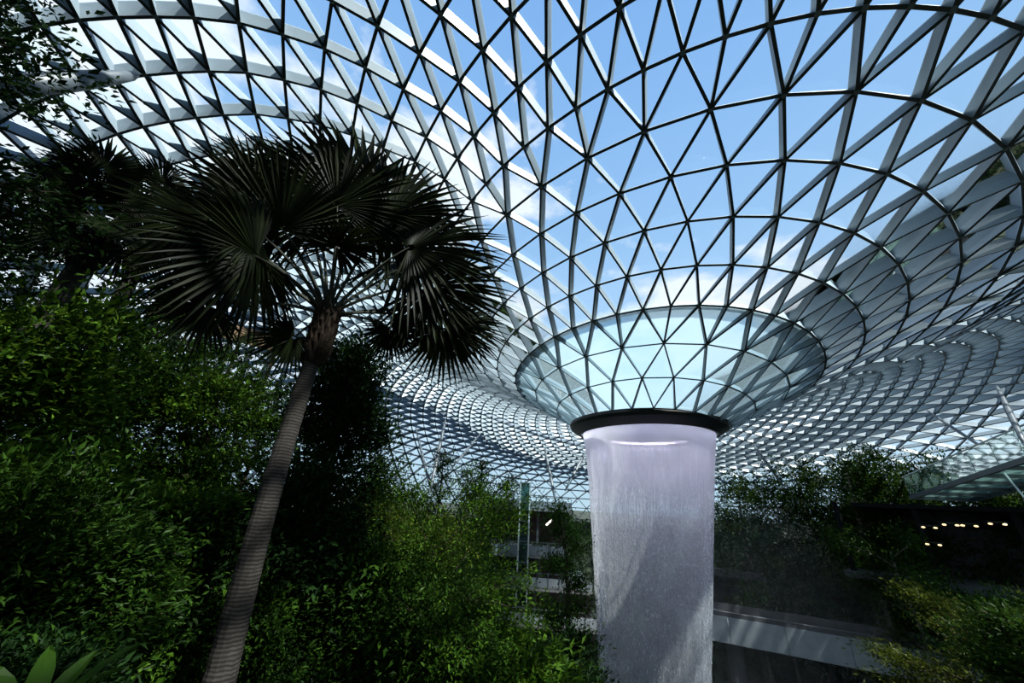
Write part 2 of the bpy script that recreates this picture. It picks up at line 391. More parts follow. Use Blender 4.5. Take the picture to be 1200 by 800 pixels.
# node hubs where the fins meet
mb = MB()
big = np.argsort(-np.where((proj(NODE)[:, 2] > 1), 1/np.linalg.norm(NODE, axis=1), 0))
for i in big:
    d = FD[i]-.05
    p = proj(NODE[i])
    if p[2] < .5 or not (-100 < p[0] < 1300 and -100 < p[1] < 900): continue
    mb.tube([NODE[i]-NN[i]*.015, NODE[i]+NN[i]*d], [.085 if RI[i] >= 3 else .07]*2, 6)
o = mb.build('node_hub', M['node'], roof, off=AX); o['kind'] = 'stuff'
# pale gutter walk that runs round the funnel outside the third hoop
mb = MB(); b3 = base_i[3]; idx = [b3+i for i in range(48)]
inn = NODE[idx] + NN[idx]*.42
prof = []
for i, k in enumerate(idx):
    outv = NODE[k]-AX; outv[2] = 0; outv /= np.linalg.norm(outv)
    p0 = NODE[k] + NN[k]*.42 + np.array([0, 0, .06])
    mb.v += [tuple(p0), tuple(p0+np.array([0, 0, .16])), tuple(p0-outv*.55+np.array([0, 0, .16])), tuple(p0-outv*.55)]
for i in range(48):
    j = (i+1) % 48
    for k in range(4):
        k2 = (k+1) % 4; mb.f.append((i*4+k, j*4+k, j*4+k2, i*4+k2))
o = mb.build('gutter_walk', M['gutter'], roof, off=AX); o['label'] = 'pale gutter running round the funnel'

# ------------------------------------------------------------------ the ground: a planted valley falling to the pool
def ground(x, y):
    dx, dy = x-AX[0], y-AX[1]; R = np.hypot(dx, dy)
    z = -17 + 13.6*smooth((R-8)/20.0)
    z = z + .5*np.sin(x*.55+1)*np.cos(y*.48) * smooth((R-8)/8)
    left = smooth((-x*.9 - y*.1 - 5)/14) * smooth((30-y)/10)
    return z + 1.5*left
def build_ground():
    Rs = np.concatenate([np.linspace(0, 44, 67), np.array([50, 60, 80, 120, 200, 400])]); na = 160
    V = [];
    for R in Rs:
        a = np.arange(na)*2*PI/na; x = AX[0]+R*np.cos(a); y = AX[1]+R*np.sin(a)
        zz = ground(x, y) if R <= 44 else np.full(na, -4.2)
        V.append(np.stack([x, y, zz], 1))
    V = np.concatenate(V); F = []
    for i in range(len(Rs)-1):
        for j in range(na):
            k = (j+1) % na; F.append((i*na+j, i*na+k, (i+1)*na+k, (i+1)*na+j))
    o = obj('floor', fast_mesh('floor', V, F), M['soil']); o['kind'] = 'structure'
    return o
build_ground()

# ------------------------------------------------------------------ waterfall and its ring
rim = empty('oculus_ring', (AX[0], AX[1], 5.0), 'black ring round the oculus at the bottom of the glass funnel', 'ring')
mb = MB(); OC = (-.12, 0, 0)
mb.lathe([(5.95, 1.40), (6.10, 1.34), (6.13, 1.12), (6.0, .90), (5.32, .50), (5.24, .44), (5.18, .48), (5.16, .9), (5.5, 1.34)], 96, OC, True)
mb.build('rim_casing', M['black_rim'], rim, smooth=False)
mb = MB(); mb.lathe([(5.12, .46), (5.15, .56), (5.08, .58), (5.05, .48)], 96, OC, True); mb.build('spill_lip', M['steel'], rim)
mb = MB(); mb.lathe([(4.05, .46), (4.13, .56), (4.05, .66), (3.97, .56)], 96, OC, True); mb.build('led_ring', M['led'], rim)
mb = MB()
for k in range(8):
    a = k*PI/4; mb.beam((OC[0]+4.1*math.cos(a), 4.1*math.sin(a), .6), (OC[0]+5.2*math.cos(a), 5.2*math.sin(a), .8), .05, .08)
mb.build('led_bracket', M['black_rim'], rim)['kind'] = 'stuff'

fall = empty('waterfall', (AX[0], AX[1], -16.5), 'tall round column of white water falling from the black ring', 'waterfall')
def fall_radius(z):
    t = np.clip((5.5-z)/16.5, 0, 1.4); return 5.08 - 1.95*np.power(t, .8)
def fall_shift(z):
    t = np.clip((5.1-z)/16.1, 0, 1.4); return RT[:2]*(-1.35*t**1.15) + np.array([OC[0], 0])*(1-t)
def water_sheet(name, mat, k, rough, seed):
    g = np.random.default_rng(seed); n = 240; zs = np.concatenate([np.linspace(5.52, 3, 10), np.linspace(2.4, -16.6, 40)])
    wob = np.cumsum(g.normal(0, 1, n)); wob -= np.linspace(wob[0], wob[-1], n); wob = wob/np.abs(wob).max()
    V = []
    a = np.arange(n)*2*PI/n
    for z in zs:
        r = fall_radius(z)*k + rough*wob*np.clip((5-z)/6, 0, 1)*.25 + rough*g.normal(0, .3, n)*np.clip((4-z)/8, 0, 1)*.25
        s = fall_shift(z); V.append(np.stack([s[0]+r*np.cos(a), s[1]+r*np.sin(a), np.full(n, z+16.5)], 1))
    F = [(i*n+j, i*n+(j+1) % n, (i+1)*n+(j+1) % n, (i+1)*n+j) for i in range(len(zs)-1) for j in range(n)]
    me = fast_mesh(name, np.concatenate(V), F)
    uv = me.uv_layers.new(name='UVMap'); buf = np.zeros((len(F)*4, 2), np.float32)
    jj = np.tile(np.arange(n), len(zs)-1); ii = np.repeat(np.arange(len(zs)-1), n)
    buf[0::4] = np.stack([jj/n, 5.1-zs[ii]], 1); buf[1::4] = np.stack([(jj+1)/n, 5.1-zs[ii]], 1)
    buf[2::4] = np.stack([(jj+1)/n, 5.1-zs[ii+1]], 1); buf[3::4] = np.stack([jj/n, 5.1-zs[ii+1]], 1)
    uv.data.foreach_set('uv', buf.ravel())
    me.polygons.foreach_set('use_smooth', [True]*len(F))
    return obj(name, me, mat, fall)
water_sheet('water_sheet', M['water'], 1.0, .5, 1)
water_sheet('water_sheet', M['water_in'], .93, .8, 2)
# separate drops and strings of water flung off the sheet
g = np.random.default_rng(5); n = 9000
zz = 4.2 - 20*g.random(n)**.9; a = g.random(n)*2*PI; r = fall_radius(zz)*(.985 + g.normal(0, .016, n)*np.clip((5-zz)/6, .1, 1.3))
sx = np.array([fall_shift(z) for z in zz]); P = np.stack([sx[:, 0]+r*np.cos(a), sx[:, 1]+r*np.sin(a), zz+16.5], 1)
ln = .04 + .13*g.random(n)**2; w = .006 + .009*g.random(n)
tang = np.stack([-np.sin(a), np.cos(a), 0*a], 1)*w[:, None]; nrm = np.stack([np.cos(a), np.sin(a), 0*a], 1)*w[:, None]; up = np.stack([0*a, 0*a, ln], 1)
V = np.stack([P+up, P+tang, P+nrm*1.0, P-tang, P-nrm*1.0, P-up*.5], 1)
F6 = np.array([(0, 1, 2), (0, 2, 3), (0, 3, 4), (0, 4, 1), (5, 2, 1), (5, 3, 2), (5, 4, 3), (5, 1, 4)])
o = obj('water_drops', fast_mesh('water_drops', V.reshape(-1, 3), (F6[None]+(np.arange(n)*6)[:, None, None]).reshape(-1, 3)), M['drop'], fall); o['kind'] = 'stuff'
mb = MB(); mb.lathe([(0, .02), (6, .05), (9, .02), (9.3, -.3)], 64); 
pool = mb.build('pool', simple('pool_water', (.02, .03, .035), .1, 0, .2, 3), None, (AX[0], AX[1], -16.75), True); tag(pool, 'dark round pool the waterfall drops into', 'pool')

# fine spray hanging in the air round the lower half of the column
mv = bpy.data.materials.new('spray'); mv.use_nodes = True; N_ = mv.node_tree.nodes; N_.remove(N_['Principled BSDF'])
vs = N_.new('ShaderNodeVolumeScatter'); vs.inputs['Color'].default_value = (.75, .90, 1, 1); vs.inputs['Density'].default_value = .0012; vs.inputs['Anisotropy'].default_value = .2
mv.node_tree.links.new(vs.outputs[0], N_['Material Output'].inputs['Volume'])
mb = MB(); mb.lathe([(.01, 0), (9.5, .2), (12.5, 6), (11.5, 13), (8.5, 17.5), (.01, 18)], 40)
mist = mb.build('mist', mv, None, (AX[0], AX[1], -16.6), True); tag(mist, 'faint bluish spray hanging round the waterfall', 'mist', kind='stuff')

# ------------------------------------------------------------------ trees
def leaves_mesh(name, P, d, nrm, size, aspect=.42, fold=.25):
    n = len(P); sd = np.cross(d, nrm); sd /= np.linalg.norm(sd, axis=1, keepdims=True)+1e-9; nn = np.cross(sd, d)
    s = size[:, None]
    mid = P + d*s*.45
    V = np.stack([P, mid+sd*s*aspect*.5+nn*s*fold*.3, P+d*s-nn*s*.08, mid-sd*s*aspect*.5+nn*s*fold*.3], 1)
    F = np.array([(0, 1, 2), (0, 2, 3)])
    return fast_mesh(name, V.reshape(-1, 3), (F[None]+(np.arange(n)*4)[:, None, None]).reshape(-1, 3))
def tree(name, label, cat, base, H, crown, kind, leafm, barkm='bark', nleaf=6000, leaf=.13, nb=11, seed=0, cb=.3, lean=(0, 0), group=None, aspect=.42):
    g = np.random.default_rng(seed+100)
    root = empty(name, tuple(base), label, cat, group)
    tr = max(.035, H*.014) if kind != 'airy' else H*.011
    m = 9; t = np.linspace(0, 1, m); top = {'column': .97, 'conifer': .98}.get(kind, .82)
    cur = np.stack([lean[0]*t**1.4*H + np.cumsum(g.normal(0, .012*H, m))*t, lean[1]*t**1.4*H + np.cumsum(g.normal(0, .012*H, m))*t, t*H*top], 1)
    mb = MB(); mb.tube(np.vstack([cur[0]-[0, 0, .4], cur]), np.r_[tr*1.25, tr*(1-.75*t)], 8); mb.build('trunk', M[barkm], root, smooth=True)
    CP = []; CD = []
    for i in range(nb):
        s = cb + (1-cb)*((i+.6)/nb)
        p0 = np.array([np.interp(s*.98, t, cur[:, k]) for k in range(3)]); az = i*2.399 + g.normal(0, .3)
        sp = (s-cb)/(1-cb)
        if kind == 'column': L = crown*(.55+.45*math.sin(PI*min(1, sp*.85+.15)))*(1-.5*sp**3); el = .5+.3*g.random()
        elif kind == 'conifer': L = crown*(1.02-sp)*1.0+.08*crown; el = .05-.2*g.random()
        elif kind == 'tiered': L = crown*(1.0-.55*sp)*(.8+.3*g.random()); el = .10+.18*g.random()
        elif kind == 'spray': L = crown*(1.1-.5*sp)*(.8+.35*g.random()); el = .22+.4*g.random()
        elif kind == 'airy': L = crown*(.8+.4*g.random()); el = .55+.45*g.random()
        elif kind == 'umbrella': L = crown*(.9-.3*sp)*(.7+.4*g.random()); el = .35+.3*g.random()
        else: L = crown*(.75+.35*math.sin(PI*sp))*(.8+.3*g.random()); el = .25+.8*sp*g.random()+.1
        d = np.array([math.cos(az)*math.cos(el), math.sin(az)*math.cos(el), math.sin(el)])
        q = np.linspace(0, 1, 6)[:, None]
        droop = {'tiered': .02, 'airy': .05, 'conifer': .12}.get(kind, .12)
        bp = p0 + d*L*q + np.array([0, 0, -1])*droop*L*q**2 + np.cumsum(g.normal(0, .035*L, (6, 3)), 0)*q
        br = max(.012, tr*.42*(1-.5*sp)); mb = MB(); mb.tube(bp, br*(1-.75*q[:, 0]), 6)
        CP.append(bp[2:]); CD.append(np.repeat(d[None], 4, 0))
        ntw = 5 if kind == 'conifer' else 9 if kind == 'spray' else 6
        for k in range(ntw):
            f = .25+.72*(k+.5)/ntw; b0 = np.array([np.interp(f, q[:, 0], bp[:, c]) for c in range(3)])
            sa = az + (1 if k % 2 else -1)*(.6+.5*g.random()); se = el*.7 + g.normal(0, .15 if kind in ('tiered', 'conifer') else .4)
            td = np.array([math.cos(sa)*math.cos(se), math.sin(sa)*math.cos(se), math.sin(se)]); TL = L*(.48-.25*f)*(.8+.5*g.random())+.12
            tp = b0 + td*TL*np.linspace(0, 1, 4)[:, None] + g.normal(0, .03*TL, (4, 3))
            mb.tube(tp, np.linspace(br*.4, .006, 4), 4, False); CP.append(tp[1:]); CD.append(np.repeat(td[None], 3, 0))
        mb.build('branch', M[barkm], root, smooth=True)
    CP = np.concatenate(CP); CD = np.concatenate(CD)
    # clumps of leaves round the twig points
    per = 34; nc = max(1, nleaf//per); ci = g.integers(0, len(CP), nc); sg = crown*{'spray': .06, 'tiered': .15, 'column': .24, 'conifer': .17, 'airy': .15, 'umbrella': .20}.get(kind, .21)
    cc = CP[ci] + g.normal(0, sg*.8, (nc, 3))*np.array([1, 1, .35 if kind in ('tiered', 'spray') else .55 if kind in('airy','umbrella') else .8])
    li = np.repeat(np.arange(nc), per); n = len(li); cs = np.clip(leaf*(1.2+1.2*g.random(nc)), .05, 1)
    P = cc[li] + g.normal(0, 1, (n, 3))*cs[li][:, None]*np.array([1, 1, .45 if kind in ('tiered', 'spray') else .7])
    outd = P - np.array([cur[-1, 0]*.6, cur[-1, 1]*.6, H*.55]); outd /= np.linalg.norm(outd, axis=1, keepdims=True)+1e-6
    d = outd*.6 + CD[ci][li]*.4 + g.normal(0, .55, (n, 3)) + np.array([0, 0, -.15]); d /= np.linalg.norm(d, axis=1, keepdims=True)
    nr = np.array([0, 0, 1.0]) + g.normal(0, .45, (n, 3)) + outd*.3; P[:, 2] = np.maximum(P[:, 2], .05)
    fo = obj('foliage', leaves_mesh('foliage', P, d, nr, leaf*(.7+.6*g.random(n)), aspect), M[leafm], root); fo['kind'] = 'stuff'
    return root
def plant(px, pytop, dist, wpx, name, label, cat, kind, leafm, **k):
    """a tree whose top shows at (px, pytop) at that distance, standing on the ground there"""
    topp = at(px, pytop, dist); bz = float(ground(topp[0], topp[1])); d = proj(topp)[2]
    H = max(.6, topp[2]-bz); crown = wpx/2*d/FPX
    return tree(name, label, cat, (topp[0], topp[1], bz), H, crown, kind, leafm, **k)

T = [
 # px, top, dist, width, name, label, kind, leaf, extra
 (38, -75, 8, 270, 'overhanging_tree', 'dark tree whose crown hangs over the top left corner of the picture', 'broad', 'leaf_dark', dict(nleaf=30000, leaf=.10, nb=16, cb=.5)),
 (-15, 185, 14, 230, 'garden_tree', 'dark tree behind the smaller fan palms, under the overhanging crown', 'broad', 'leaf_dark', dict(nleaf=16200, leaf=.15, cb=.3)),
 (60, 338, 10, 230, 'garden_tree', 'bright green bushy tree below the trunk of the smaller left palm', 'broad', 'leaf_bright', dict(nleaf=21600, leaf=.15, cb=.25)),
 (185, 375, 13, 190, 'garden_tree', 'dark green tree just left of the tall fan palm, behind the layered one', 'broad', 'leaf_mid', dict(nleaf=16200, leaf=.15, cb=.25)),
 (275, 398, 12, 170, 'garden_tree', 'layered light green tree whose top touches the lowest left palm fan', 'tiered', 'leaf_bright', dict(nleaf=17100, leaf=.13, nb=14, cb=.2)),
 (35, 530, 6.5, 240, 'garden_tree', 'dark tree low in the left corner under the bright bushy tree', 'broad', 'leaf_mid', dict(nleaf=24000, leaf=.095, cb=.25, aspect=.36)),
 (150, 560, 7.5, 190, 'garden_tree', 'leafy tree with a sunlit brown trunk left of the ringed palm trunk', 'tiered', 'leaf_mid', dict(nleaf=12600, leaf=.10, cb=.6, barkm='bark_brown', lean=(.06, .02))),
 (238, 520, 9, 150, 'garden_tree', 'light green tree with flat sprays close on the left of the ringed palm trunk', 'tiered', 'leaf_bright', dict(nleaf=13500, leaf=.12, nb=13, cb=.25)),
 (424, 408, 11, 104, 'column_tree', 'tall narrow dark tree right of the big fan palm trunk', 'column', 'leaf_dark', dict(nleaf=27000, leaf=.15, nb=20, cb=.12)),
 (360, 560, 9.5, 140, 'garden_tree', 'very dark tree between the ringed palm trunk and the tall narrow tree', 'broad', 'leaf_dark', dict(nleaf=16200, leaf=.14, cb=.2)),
 (470, 585, 15, 150, 'garden_tree', 'yellowish green tree at the foot of the tall narrow tree', 'broad', 'leaf_olive', dict(nleaf=14400, leaf=.15, cb=.25)),
 (540, 592, 9.5, 200, 'feathery_tree', 'airy fine-leaved tree with thin spreading dark branches left of the terraced building', 'airy', 'leaf_bright', dict(nleaf=20700, leaf=.085, nb=15, cb=.25, lean=(-.02, 0))),
 (485, 600, 24, 120, 'garden_tree', 'rounded green tree behind the feathery tree, below the far conifers', 'broad', 'leaf_olive', dict(nleaf=10800, leaf=.18, cb=.25)),
 (562, 625, 27, 80, 'garden_tree', 'green tree in front of the left end of the terraced building', 'broad', 'leaf_mid', dict(nleaf=9000, leaf=.18, cb=.25)),
 (668, 580, 23, 54, 'garden_tree', 'dark bushy tree squeezed between the terraced building and the falling water', 'column', 'leaf_mid', dict(nleaf=16200, leaf=.17, nb=16, cb=.1)),
 (668, 690, 15, 60, 'garden_tree', 'low dark tree at the left foot of the waterfall', 'broad', 'leaf_dark', dict(nleaf=11700, leaf=.14, cb=.2)),
 (520, 690, 8, 130, 'shrub', 'leafy shrub at the bottom, under the feathery tree', 'broad', 'leaf_mid', dict(nleaf=18000, leaf=.085, cb=.2)),
 (600, 750, 9, 100, 'shrub', 'large-leaved pale shrub at the bottom edge left of the waterfall', 'broad', 'leaf_bright', dict(nleaf=5400, leaf=.2, cb=.15, aspect=.3)),
 (440, 650, 9, 130, 'garden_tree', 'green tree low down right of the very dark tree, under the tall narrow one', 'broad', 'leaf_mid', dict(nleaf=12600, leaf=.14, cb=.2)),
 (55, 715, 5.5, 130, 'shrub', 'dark shrub at the bottom left under the trunk of the sunlit brown tree', 'broad', 'leaf_dark', dict(nleaf=18000, leaf=.085, cb=.2)),
 (300, 690, 8.5, 130, 'shrub', 'green shrub immediately right of the lower palm trunk', 'broad', 'leaf_mid', dict(nleaf=18000, leaf=.085, cb=.2)),
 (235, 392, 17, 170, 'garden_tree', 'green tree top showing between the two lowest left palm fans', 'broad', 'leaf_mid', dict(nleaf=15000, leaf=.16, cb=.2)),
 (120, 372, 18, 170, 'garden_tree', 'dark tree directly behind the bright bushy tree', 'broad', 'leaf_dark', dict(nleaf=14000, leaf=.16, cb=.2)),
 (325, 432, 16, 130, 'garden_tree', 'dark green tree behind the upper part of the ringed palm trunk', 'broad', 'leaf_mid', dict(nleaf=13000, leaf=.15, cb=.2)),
 (470, 572, 36, 80, 'garden_tree', 'far green tree at the foot of the leftmost thin strut', 'broad', 'leaf_mid', dict(nleaf=7000, leaf=.25, cb=.15)),
 # far terrace left of the water
 (447, 535, 40, 34, 'conifer', 'leftmost small far conifer, beside the tall narrow tree', 'conifer', 'leaf_dark', dict(nleaf=4680, leaf=.27, nb=18, cb=.1)),
 (522, 524, 40, 36, 'conifer', 'far conifer in front of the crossing struts', 'conifer', 'leaf_dark', dict(nleaf=5040, leaf=.27, nb=18, cb=.1)),
 (549, 548, 42, 30, 'conifer', 'short far conifer second from the terraced building side', 'conifer', 'leaf_dark', dict(nleaf=4320, leaf=.27, nb=18, cb=.1)),
 (567, 535, 38, 40, 'conifer', 'tallest pointed far conifer above the terraced building', 'conifer', 'leaf_dark', dict(nleaf=5400, leaf=.27, nb=18, cb=.1)),
 (597, 550, 40, 42, 'garden_tree', 'small rounded dark far tree just left of the glass mast', 'column', 'leaf_dark', dict(nleaf=5400, leaf=.27, nb=14, cb=.1)),
 (650, 575, 44, 60, 'garden_tree', 'green far tree behind the roof of the terraced building', 'broad', 'leaf_mid', dict(nleaf=6300, leaf=.25, cb=.2)),
 # hillside right of the water
 (852, 545, 44, 70, 'hillside_tree', 'far dark tree nearest the right side of the falling water', 'broad', 'leaf_mid', dict(nleaf=7200, leaf=.27, cb=.255)),
 (893, 540, 47, 70, 'hillside_tree', 'far dark tree under the single pale slanting strut', 'broad', 'leaf_mid', dict(nleaf=7200, leaf=.27, cb=.255, barkm='bark_pale')),
 (935, 528, 45, 70, 'hillside_tree', 'far dark tree just right of the pale slanting strut', 'broad', 'leaf_mid', dict(nleaf=7560, leaf=.27, cb=.45)),
 (975, 510, 43, 70, 'hillside_tree', 'tallest green-topped tree on the far right hillside', 'broad', 'leaf_mid', dict(nleaf=8640, leaf=.27, cb=.4, barkm='bark_pale')),
 (1006, 508, 45, 60, 'hillside_tree', 'second tall tree on the far right hillside, behind the tallest', 'broad', 'leaf_mid', dict(nleaf=7560, leaf=.27, cb=.4)),
 (1046, 545, 45, 64, 'hillside_tree', 'far tree left of the tip of the glass footbridge', 'broad', 'leaf_mid', dict(nleaf=6840, leaf=.27, cb=.4, barkm='bark_pale')),
 (1080, 533, 48, 60, 'hillside_tree', 'green tree top showing above the glass footbridge railing', 'broad', 'leaf_mid', dict(nleaf=6480, leaf=.27, cb=.4)),
 (1136, 508, 46, 40, 'hillside_tree', 'small dark tree top standing high above the glass footbridge', 'broad', 'leaf_mid', dict(nleaf=4680, leaf=.27, cb=.5, barkm='bark_pale')),
 (1022, 552, 50, 90, 'hillside_tree', 'dark tree between the second tall tree and the footbridge tip', 'broad', 'leaf_mid', dict(nleaf=7000, leaf=.28, cb=.15)),
 (955, 548, 50, 90, 'hillside_tree', 'dark tree filling the gap left of the tallest hillside tree', 'broad', 'leaf_mid', dict(nleaf=7000, leaf=.28, cb=.15, barkm='bark_pale')),
 (880, 560, 50, 90, 'hillside_tree', 'dark tree behind the foot of the pale slanting strut', 'broad', 'leaf_mid', dict(nleaf=7000, leaf=.28, cb=.15)),
 (1120, 572, 45, 90, 'hillside_tree', 'dark tree under the middle of the glass footbridge', 'broad', 'leaf_mid', dict(nleaf=7000, leaf=.26, cb=.15, barkm='bark_pale')),
 (1185, 575, 45, 90, 'hillside_tree', 'dark tree under the right end of the glass footbridge', 'broad', 'leaf_mid', dict(nleaf=7000, leaf=.26, cb=.15)),
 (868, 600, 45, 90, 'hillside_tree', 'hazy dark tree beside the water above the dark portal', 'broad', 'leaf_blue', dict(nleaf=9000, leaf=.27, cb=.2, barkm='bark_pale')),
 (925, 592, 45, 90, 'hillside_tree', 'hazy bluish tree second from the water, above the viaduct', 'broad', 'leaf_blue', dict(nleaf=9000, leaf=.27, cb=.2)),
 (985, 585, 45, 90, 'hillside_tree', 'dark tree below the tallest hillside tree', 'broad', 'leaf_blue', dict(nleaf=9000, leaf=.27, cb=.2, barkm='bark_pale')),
 (1040, 600, 38, 90, 'hillside_tree', 'dark tree with a pale leaning trunk left of the lamps', 'broad', 'leaf_mid', dict(nleaf=8100, leaf=.2, cb=.45, barkm='bark_pale', lean=(-.08, 0))),
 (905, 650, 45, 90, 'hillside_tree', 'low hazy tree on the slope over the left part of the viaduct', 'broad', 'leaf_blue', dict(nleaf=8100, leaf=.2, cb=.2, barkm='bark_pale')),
 (965, 648, 45, 90, 'hillside_tree', 'low dark tree on the slope over the middle of the viaduct', 'broad', 'leaf_mid', dict(nleaf=8100, leaf=.2, cb=.2)),
 (1030, 650, 45, 90, 'hillside_tree', 'low dark tree behind the tips of the near layered tree', 'broad', 'leaf_mid', dict(nleaf=8100, leaf=.2, cb=.2, barkm='bark_pale')),
 (1105, 640, 30, 90, 'hillside_tree', 'dark tree directly below the left lamps', 'broad', 'leaf_mid', dict(nleaf=8100, leaf=.18, cb=.3)),
 (1185, 640, 28, 90, 'hillside_tree', 'dark tree below the rightmost lamps', 'broad', 'leaf_mid', dict(nleaf=8100, leaf=.18, cb=.3, barkm='bark_pale')),
 # near right
 (1125, 655, 10, 220, 'layered_tree', 'near layered tree with sunlit branch tips over the pale viaduct', 'spray', 'leaf_olive', dict(nleaf=34000, leaf=.065, nb=24, cb=.3, lean=(-.02, .0))),
 (1200, 665, 9, 190, 'layered_tree', 'near dark layered tree at the right edge behind the sunlit tips', 'spray', 'leaf_mid', dict(nleaf=30000, leaf=.07, nb=22, cb=.3)),
]
for i, (px, py, ds, wp, nm, lb, kd, lf, ex) in enumerate(T):
    plant(px, py, ds, wp, nm, lb, 'shrub' if nm == 'shrub' else 'tree', kd, lf, seed=i*7+1, **ex)

# low growth covering the slopes (nobody could count it)
g = np.random.default_rng(11); n = 130000
R = 9 + 27*np.sqrt(g.random(n)); a = g.random(n)*2*PI; x = AX[0]+R*np.cos(a); y = AX[1]+R*np.sin(a)
keep = (np.hypot(x, y) > 3.0) & (proj(np.stack([x, y, 0*x-3], 1))[:, 2] > 1); x, y = x[keep], y[keep]; n = len(x)
ds = np.hypot(x, y); clump = .5+.5*np.sin(x*1.7)*np.cos(y*1.9+.6)
P = np.stack([x, y, ground(x, y)+.02+g.random(n)*(.3+.9*clump)], 1); d = g.normal(0, .7, (n, 3))+[0, 0, .5]; d /= np.linalg.norm(d, axis=1, keepdims=True)
o = obj('undergrowth', leaves_mesh('undergrowth', P, d, np.array([0, 0, 1.0])+g.normal(0, .5, (n, 3)), .05+.006*ds*(.6+.8*g.random(n)), .4), M['leaf_dark'])
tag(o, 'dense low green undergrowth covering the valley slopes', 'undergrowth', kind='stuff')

# ------------------------------------------------------------------ fan palms
def fan_blade(root_o, loc, m, nrm, L, seg=46, spread=2.35, droop=.22, seed=0, parent=None):
    g = np.random.default_rng(seed); m = m/np.linalg.norm(m); nrm = nrm - m*(nrm@m); nrm /= np.linalg.norm(nrm); sd = np.cross(m, nrm)
    V = []; F = []; dphi = 2*spread/(seg-1)
    for i in range(seg):
        ph = -spread + i*dphi; Ls = L*(.80+.20*math.cos(ph*.7))*(.93+.12*g.random()); dr = droop*(.6+.8*g.random()); tw = g.normal(0, .02)
        dirv = math.cos(ph+tw)*m + math.sin(ph+tw)*sd; tv = -math.sin(ph+tw)*m + math.cos(ph+tw)*sd
        b = len(V)
        for k, t in enumerate((.05, .32, .55, .78, 1.0)):
            wd = Ls*math.tan(dphi/2)*(t if t <= .55 else .55*(1-(t-.55)/.45)*1.0) + .004
            c = dirv*Ls*t + np.array([0, 0, -1])*dr*Ls*max(0, t-.35)**1.6*1.3 - nrm*(.10*L*(abs(ph)/spread)**2)*t
            V += [c - tv*wd + nrm*wd*.35, c - nrm*wd*.35, c + tv*wd + nrm*wd*.35]
        for k in range(4):
            r0 = b+k*3; F += [(r0, r0+1, r0+4, r0+3), (r0+1, r0+2, r0+5, r0+4)]
    return obj('blade', fast_mesh('blade', np.array(V), F), M['palm_leaf'], parent)
def palm(name, label, base, crown, r0, r1, fronds, petlen=None, seed=0, boot=.9):
    base = np.array(base); crown = np.array(crown); root = empty(name, tuple(base), label, 'palm tree')
    t = np.linspace(0, 1, 60)[:, None]; bow = np.array([RT[0], RT[1], 0])*-.10*np.sin(PI*t)
    pts = (crown-base)*t + bow; rad = (r0 + (r1-r0)*np.minimum(1, t[:, 0]*1.1)) * (1 + .035*(np.arange(60) % 2)) * (1+.25*np.exp(-t[:, 0]*14))
    mb = MB(); mb.tube(np.vstack([pts[0]-[0, 0, .5], pts]), np.r_[rad[0], rad], 14); mb.build('trunk', M['palm_trunk'], root)
    # old leaf bases wrapped round the top of the trunk
    gg = np.random.default_rng(seed); mb = MB(); c = crown-base; ax = (crown-base)/np.linalg.norm(crown-base)
    for k in range(46):
        f = k/46; az = k*2.4; o_ = np.array([math.cos(az), math.sin(az), 0]); p0 = c - ax*boot*(1-f)
        mb.tube([p0+o_*r1*.9, p0+o_*(r1*1.55)+ax*.16, p0+o_*(r1*1.9)+ax*.34], [.06, .05, .012], 5)
    mb.tube([c-ax*boot, c-ax*.3*boot, c+ax*.15], [r1*1.15, r1*1.6, r1*.9], 10)
    mb.build('leaf_base_sheath', M['fibre'], root)
    for k, (hx, hy, hd, tx, ty, td, face) in enumerate(fronds):
        Hh = at(hx, hy, hd)-base; Tt = at(tx, ty, td)-base; L = np.linalg.norm(Tt-Hh); m = (Tt-Hh)/L
        fr = empty('frond', tuple(Hh)); fr.parent = root
        tocam = -(Hh+base); tocam /= np.linalg.norm(tocam)
        nr = tocam*face + np.array([0, 0, 1.0])*(1-abs(face))*.9 + gg.normal(0, .12, 3)
        fan_blade(root, None, m, nr, L, seed=seed*50+k, parent=fr, spread=2.1+.4*gg.random(), droop=.12+.2*gg.random())
        p0 = c + ax*.05*gg.random(); mid = (p0+Hh)/2 + np.array([0, 0, .18*np.linalg.norm(Hh-p0)])
        q = np.linspace(0, 1, 9)[:, None]; cv = p0*(1-q)**2 + 2*mid*q*(1-q) + Hh*q**2 - Hh
        mb = MB(); mb.tube(cv, np.linspace(.035, .016, 9), 5); mb.build('petiole', M['petiole'], fr)
    return root
DP = 6.6
pb = at(258, 812, DP-.1); gz = float(ground(pb[0], pb[1])); pb2 = at(258, 812, DP-.1); low = pb2.copy()
pc = at(383, 372, DP)
dirn = (pc-low); base_ = low + dirn*((gz-low[2])/dirn[2])
